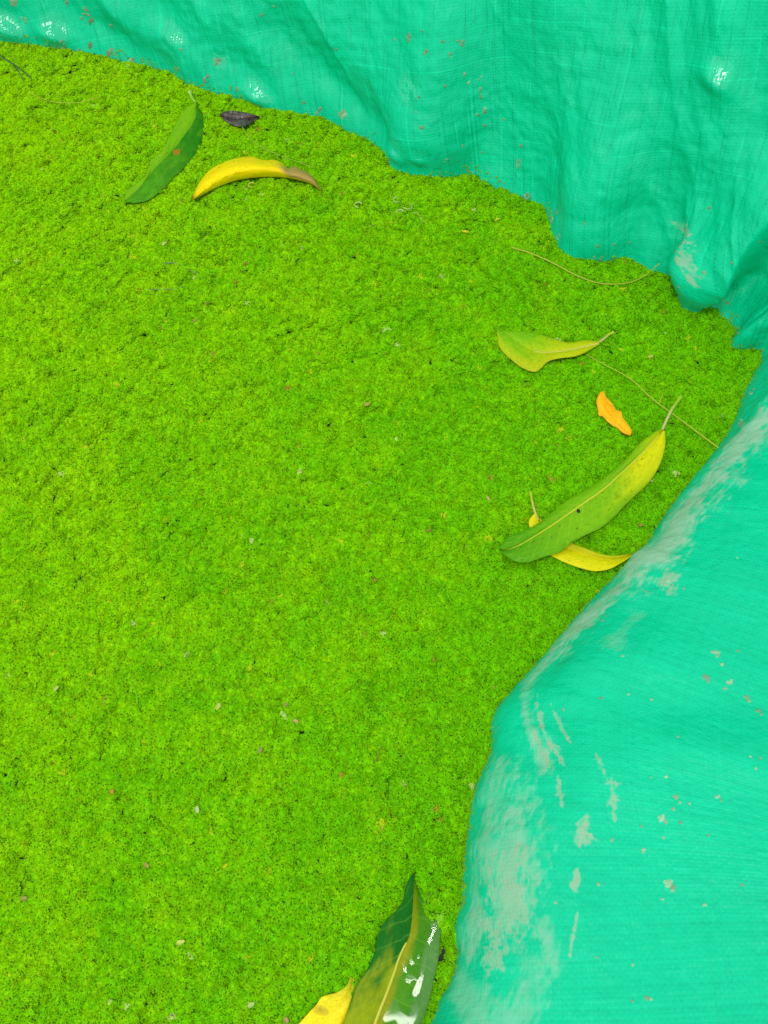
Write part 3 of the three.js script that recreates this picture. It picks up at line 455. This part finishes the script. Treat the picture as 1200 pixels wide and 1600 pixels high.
stalk('flower_stalk', 'fine hair-like yellow stalk lying on the weed near the upper left corner', [[44, 143], [65, 154], [90, 160], [122, 160], [158, 152]], 0.009, 0.0006, 0.0005, [0.42, 0.46, 0.02]);
stalk('dark_twig', 'forked dark green twig half sunk at the left edge near the tarpaulin', [[-12, 76], [5, 90], [22, 101], [36, 111], [49, 122]], 0.0075, 0.0013, 0.0009, [0.05, 0.12, 0.03], [[20, 100], [30, 114], [38, 128]], 'twig');
stalk('flower_stalk', 'tiny bent yellow stalk beside the pale curls below the tarpaulin', [[644, 333], [652, 333], [657, 340], [666, 350]], 0.0085, 0.0005, 0.0003, [0.5, 0.56, 0.08]);
stalk('dark_twig', 'short olive twig in the lower middle of the weed', [[586, 1191], [591, 1178], [597, 1164]], 0.0075, 0.0007, 0.0005, [0.2, 0.26, 0.02], null, 'twig');
stalk('dark_twig', 'faint grey green twig sunk in the weed below the folded dark leaf', [[232, 452], [262, 452], [288, 448]], 0.0058, 0.0007, 0.0005, [0.12, 0.22, 0.06], null, 'twig');
stalk('dark_twig', 'small grey twig above the sunken one, under the curled yellow leaf', [[255, 411], [275, 411], [296, 422], [308, 428]], 0.0066, 0.0008, 0.0005, [0.16, 0.27, 0.08], null, 'twig');

// ---------------------------------------------------------------- small bits of litter
function flake(name, label, x, y, len, wid, turn, col, category, curl = 0.4, h = 0.0064) {
  len *= 0.85; wid *= 0.75; col = mix3(col, [0.2, 0.4, 0.01], 0.22); const o = at(x, y, h), f = toPx(o)[2], L = len * f / FOC / 2, W = wid * f / FOC / 2, g0 = base(name, o, label, category), ph = rnd() * 50;
  const top = grid(13, 7, (i, j) => { const s = i / 6 - 1, w = Math.pow(Math.max(0, 1 - Math.abs(s) ** 2.2), 0.6) * (0.45 + 1.1 * noise(ph + i * 0.8, j < 3 ? 0.5 : 7.5)), t = (j / 3 - 1) * w, a = s * L, b = t * W; return new THREE.Vector3(o.x + a * Math.cos(turn) - b * Math.sin(turn), h + 0.0006 * (noise(ph + i * 0.5, j) - 0.5) + curl * W * t * t, o.z - a * Math.sin(turn) - b * Math.cos(turn)); }, (i, j) => [i / 12, j / 6]);
  const low = top.clone(); low.translate(0, -0.0003, 0);
  put('flake', mergeGeometries([top, low]), new THREE.MeshStandardMaterial({ color: new THREE.Color().setRGB(...col), roughness: 0.55, side: THREE.DoubleSide }), g0);
}
function curlBit(label, x, y, r, turn, arc, col, h = 0.0068) { // a pale rolled flower scale
  const o = at(x, y, h), f = toPx(o)[2], R = r * f / FOC, g0 = base('flower_scale', o, label, 'flower scale'), pts = [];
  for (let i = 0; i <= 10; i++) { const a = turn + arc * i / 10; pts.push(new THREE.Vector3(o.x + R * Math.cos(a), h + 0.0003 * Math.sin(i), o.z - R * Math.sin(a) * 0.9)); }
  put('scale', taperTube(pts, 0.0009, 0.0006, 24, 6), stalkM(...col), g0);
}
flake('leaf_scrap', 'tiny bright yellow leaf scrap on the weed below the tarpaulin', 727, 362, 13, 6, -0.25, [0.8, 0.55, 0.005], 'leaf scrap');
flake('leaf_scrap', 'tiny pale yellow leaf scrap up and right of the bright yellow one', 777, 343, 12, 6, 0.5, [0.55, 0.56, 0.01], 'leaf scrap');
flake('leaf_scrap', 'tan sliver on the weed left of the slim yellow leaf', 763, 779, 12, 5, -1.0, [0.55, 0.42, 0.12], 'leaf scrap');
flake('leaf_scrap', 'red brown scrap left of the big green leaf', 670, 829, 9, 6, 0.3, [0.30, 0.10, 0.03], 'leaf scrap');
flake('leaf_scrap', 'small rust red scrap between the slim yellow leaf and the bank', 1001, 820, 8, 7, 0.8, [0.38, 0.15, 0.06], 'leaf scrap');
flake('leaf_scrap', 'olive tan scrap in the weed left of the orange leaf piece', 573, 632, 13, 9, 0.4, [0.36, 0.33, 0.05], 'leaf scrap');
flake('leaf_scrap', 'brown scrap in the weed below the two grey twigs', 305, 501, 11, 7, 0.9, [0.30, 0.16, 0.04], 'leaf scrap');
flake('leaf_scrap', 'brown chip just above the tan triangular chip in the lower left weed', 447, 1101, 10, 7, 0.6, [0.27, 0.2, 0.06], 'leaf scrap');
flake('leaf_scrap', 'tan triangular chip in the lower left weed', 462, 1127, 12, 7, -0.5, [0.50, 0.33, 0.12], 'leaf scrap');
flake('leaf_scrap', 'dull brown crumb left of and below the tan triangular chip', 406, 1172, 12, 9, 1.1, [0.25, 0.22, 0.06], 'leaf scrap');
flake('leaf_scrap', 'orange brown chip at lower left of the weed', 175, 1237, 9, 8, 1.3, [0.48, 0.24, 0.03], 'leaf scrap');
flake('leaf_scrap', 'brown flake with a pale edge low in the left half of the weed', 229, 1352, 13, 7, -0.9, [0.36, 0.24, 0.06], 'leaf scrap');
flake('leaf_scrap', 'rose brown chip beside the wet yellow leaf at the bottom edge', 447, 1594, 12, 10, -0.7, [0.42, 0.22, 0.10], 'leaf scrap');
flake('leaf_scrap', 'grey brown ring-like flake at the lower left edge', 37, 1404, 13, 11, 0.2, [0.30, 0.27, 0.06], 'leaf scrap', 0.9);
flake('leaf_scrap', 'pale olive flake near the right bank corner above the long thin stalk', 1017, 557, 14, 8, 0.3, [0.42, 0.46, 0.06], 'leaf scrap');
flake('seed_husk', 'cream oval husk in the lower left weed', 341, 1104, 14, 10, 1.2, [0.50, 0.55, 0.10], 'seed husk', 0.8);
flake('seed_husk', 'whitish oval husk low in the middle left of the weed', 308, 1265, 13, 9, -1.3, [0.50, 0.62, 0.30], 'seed husk', 0.8);
flake('seed_husk', 'cream yellow husk near the bottom of the weed', 282, 1472, 16, 11, 0.2, [0.58, 0.66, 0.12], 'seed husk', 0.8);
flake('seed_husk', 'pale husk left of the cream oval one', 88, 1076, 11, 7, 1.0, [0.52, 0.62, 0.22], 'seed husk', 0.8);
flake('seed_husk', 'small pale star-shaped husk below the curled yellow leaf', 257, 381, 12, 7, 0.9, [0.55, 0.6, 0.15], 'seed husk', 0.8);
flake('seed_husk', 'dull whitish husk at the bottom left of the wet yellow leaf', 392, 1570, 14, 11, 0.5, [0.42, 0.58, 0.18], 'seed husk', 0.8);
curlBit('pale green ring-like flower scale right of the curled yellow leaf', 560, 320, 6, 0.3, 4.6, [0.42, 0.56, 0.12]);
curlBit('leftmost pale scale of the curls under the tarpaulin step', 621, 312, 6, 1.5, 4.0, [0.36, 0.50, 0.12]);
curlBit('rightmost pale scale of the curls under the tarpaulin step', 637, 322, 7, 3.4, 4.2, [0.36, 0.50, 0.12]);
curlBit('lowest pale scale of the curls under the tarpaulin step', 625, 331, 5, 0, 3.8, [0.44, 0.55, 0.18]);
curlBit('faint yellow curl below the curled yellow leaf', 393, 289, 5, 0.7, 4.6, [0.46, 0.5, 0.03]);

// ---------------------------------------------------------------- the floating weed
{
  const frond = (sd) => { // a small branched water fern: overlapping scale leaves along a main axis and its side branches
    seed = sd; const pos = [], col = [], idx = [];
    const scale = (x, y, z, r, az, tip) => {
      const k = pos.length / 3, lx = (rnd() - 0.5) * 1.15, lz = (rnd() - 0.5) * 1.15, n = 6, shadeDot = rnd() < 0.06, g = shadeDot ? 0.3 : 0.86 + 0.3 * rnd(), w = rnd(); if (shadeDot) { r *= 0.75; y += 0.2; }  // a few small scales coloured dark as the shaded gaps between leaves
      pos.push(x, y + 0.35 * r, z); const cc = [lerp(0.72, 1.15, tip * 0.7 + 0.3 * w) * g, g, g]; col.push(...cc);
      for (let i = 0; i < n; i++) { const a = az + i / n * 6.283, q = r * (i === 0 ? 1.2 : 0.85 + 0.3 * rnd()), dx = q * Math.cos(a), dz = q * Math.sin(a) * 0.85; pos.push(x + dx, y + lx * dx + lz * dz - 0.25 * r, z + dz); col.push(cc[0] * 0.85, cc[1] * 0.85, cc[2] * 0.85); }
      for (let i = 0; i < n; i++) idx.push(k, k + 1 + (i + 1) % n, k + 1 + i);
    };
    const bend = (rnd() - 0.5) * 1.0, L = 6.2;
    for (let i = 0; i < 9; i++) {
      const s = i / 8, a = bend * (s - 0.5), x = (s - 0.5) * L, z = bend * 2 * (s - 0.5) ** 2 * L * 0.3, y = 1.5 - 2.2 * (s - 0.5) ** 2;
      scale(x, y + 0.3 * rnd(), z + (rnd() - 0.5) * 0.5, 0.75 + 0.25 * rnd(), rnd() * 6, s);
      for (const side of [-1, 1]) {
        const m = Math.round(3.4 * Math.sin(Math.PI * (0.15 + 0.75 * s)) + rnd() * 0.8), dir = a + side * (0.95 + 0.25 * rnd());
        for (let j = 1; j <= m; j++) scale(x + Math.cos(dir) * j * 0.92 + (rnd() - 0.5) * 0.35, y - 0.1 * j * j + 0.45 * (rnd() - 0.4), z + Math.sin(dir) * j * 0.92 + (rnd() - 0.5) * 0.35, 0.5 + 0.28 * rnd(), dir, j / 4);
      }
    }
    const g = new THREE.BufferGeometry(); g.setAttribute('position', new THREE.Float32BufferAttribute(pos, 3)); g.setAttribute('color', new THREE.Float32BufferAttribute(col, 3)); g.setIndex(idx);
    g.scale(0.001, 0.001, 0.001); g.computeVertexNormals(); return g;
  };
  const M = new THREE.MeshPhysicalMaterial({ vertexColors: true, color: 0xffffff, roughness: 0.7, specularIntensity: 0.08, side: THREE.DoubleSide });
  const places = [[], [], [], []], hole = holes.map(({ ring }) => ({ ring, x0: Math.min(...ring.map((p) => p.x)), x1: Math.max(...ring.map((p) => p.x)), z0: Math.min(...ring.map((p) => p.z)), z1: Math.max(...ring.map((p) => p.z)) }));
  const inside = (x, z) => hole.some(({ ring, x0, x1, z0, z1 }) => { if (x < x0 || x > x1 || z < z0 || z > z1) return false; let c = false; for (let i = 0, j = ring.length - 1; i < ring.length; j = i++) { const a = ring[i], b = ring[j]; if ((a.z > z) !== (b.z > z) && x < (b.x - a.x) * (z - a.z) / (b.z - a.z) + a.x) c = !c; } return c; });
  const swell = (x, z) => 0.0026 * (fbm(x * 85, z * 85, 3) - 0.5) + 0.0026 * (fbm(x * 30 + 9, z * 30, 2) - 0.5) + 0.0030 * (noise(x * 150 + z * 55 + 3 * noise(x * 40, z * 40), z * 85 - x * 40 + 2 * noise(x * 60 + 5, z * 60)) - 0.5);
  // shore in cells, to find the distance to it quickly
  const cell = new Map(); shore.forEach((p) => { const k = Math.floor(p.x / 0.02) * 4096 + Math.floor(p.z / 0.02); (cell.get(k) || cell.set(k, []).get(k)).push(p); });
  const gap = (x, z) => { let d = 1; for (let a = -1; a <= 1; a++) for (let b = -1; b <= 1; b++) for (const p of cell.get((Math.floor(x / 0.02) + a) * 4096 + Math.floor(z / 0.02) + b) || []) d = Math.min(d, Math.hypot(p.x - x, p.z - z)); return d; };
  seed = 77; const q = new THREE.Quaternion(), e = new THREE.Euler(), m4 = new THREE.Matrix4(), v = new THREE.Vector3(), sc = new THREE.Vector3();
  const open = [[693, 1488, 0.004], [690, 1500, 0.004], [684, 1530, 0.003], [960, 524, 0.004], [968, 532, 0.003], [321, 213, 0.004], [316, 233, 0.003], [1075, 497, 0.003]].map(([x, y, w]) => [at(x, y), w]);
  const lay = (cellSize, want) => {
    for (let z = -1.16; z < 0.4; z += cellSize) for (let x = -1.0; x < 0.42; x += cellSize) {
      const px = x + (rnd() - 0.5) * cellSize * 1.1, pz = z + (rnd() - 0.5) * cellSize * 1.1; v.set(px, 0, pz); const s = toPx(v), seen = s[0] > -110 && s[0] < 1310 && s[1] > -110 && s[1] < 1710;
      const r = [rnd(), rnd(), rnd(), rnd(), rnd()];
      if (seen !== want) continue;
      const d = gap(px, pz), under = inside(px, pz); if (open.some(([o, w]) => Math.hypot(px - o.x, pz - o.z) < w * (0.5 + noise(px * 300, pz * 300)))) continue; if (!inPond(px, pz) && d > 0.004 * noise(px * 120, pz * 120)) continue;
      const dh = 0.004, h = swell(px, pz), gx = (swell(px + dh, pz) - h) / dh, gz = (swell(px, pz + dh) - h) / dh;
      const big = want ? 1 : cellSize / 0.0042, k = (0.82 + 0.5 * r[0]) * big;
      e.set(gz * 0.9 + (r[1] - 0.5) * 0.7, r[2] * 6.283, -gx * 0.9 + (r[3] - 0.5) * 0.7, 'XZY'); q.setFromEuler(e);
      m4.compose(v.set(px, (under ? -0.0012 : 0.0024) + h * (under ? 0.4 : 1) + 0.0012 * (r[4] - 0.5), pz), q, sc.set(k, k * 1.1, k));
      const tone = 0.5 + 0.6 * (fbm(px * 30, pz * 30, 3) - 0.5) - 0.75 * (px + 0.12) - 0.28 * (pz + 0.45), fine = rnd(), c = mix3([0.160, 0.545, 0.001], [0.345, 0.67, 0.001], clamp(tone * 1.3 - 0.3 + 0.35 * (fine - 0.5))), b = 0.82 + 0.3 * rnd();
      const odd = rnd(); places[Math.floor(r[0] * 3.999)].push([m4.clone(), odd < 0.0012 ? [0.48, 0.66, 0.14] : odd < 0.0045 ? [0.48, 0.64, 0.01] : odd < 0.006 ? [0.33, 0.36, 0.02] : c.map((y) => y * b)]);
    }
  };
  for (let n = 0; n < 2600; n++) { // strays that cling to the sheet just above the waterline
    const u = lerp(U0 - 0.1, U1 + 0.1, rnd()), w = fbm(u * 40, 3.3, 3), up = 0.018 * Math.pow(rnd(), 2.2) * sstep(0.35, 0.7, w) + 0.002, i = Math.min(NU - 2, US.findIndex((a) => a >= u)), j = Math.round((up + 0.06) / 0.003), k = j * NU + i;
    v.fromBufferAttribute(tp, k).add(liner.position); q.setFromEuler(e.set(rnd() - 0.5, rnd() * 6.28, rnd() - 0.5)); const f = 0.18 + 0.3 * rnd(); v.y = Math.max(v.y, 0.0015);
    places[n % 4].push([m4.compose(v, q, sc.set(f, f, f)).clone(), mix3([0.20, 0.50, 0.002], [0.22, 0.34, 0.05], rnd() * rnd())]);
  }
  lay(0.0036, true); lay(0.009, false);
  const group = new THREE.Group(); group.name = 'water_fern'; scene.add(group); group.userData = { kind: 'stuff', label: 'bright green mat of tiny floating water fern covering the whole pond', category: 'water fern' };
  const keep = seed;
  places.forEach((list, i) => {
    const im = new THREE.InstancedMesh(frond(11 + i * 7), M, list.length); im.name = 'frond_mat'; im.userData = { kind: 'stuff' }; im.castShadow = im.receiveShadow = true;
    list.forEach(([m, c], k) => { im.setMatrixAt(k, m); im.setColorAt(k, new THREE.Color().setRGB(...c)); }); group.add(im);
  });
  seed = keep; console.log('fronds', places.map((p) => p.length).join(' '), 'tarp', NU * NV);
}

const renderer = new THREE.WebGLRenderer({ antialias: true });
renderer.setSize(768, 1024);
renderer.toneMapping = THREE.LinearToneMapping; renderer.toneMappingExposure = EXPOSURE;
renderer.outputColorSpace = THREE.SRGBColorSpace; renderer.shadowMap.enabled = true;
renderer.render(scene, camera);
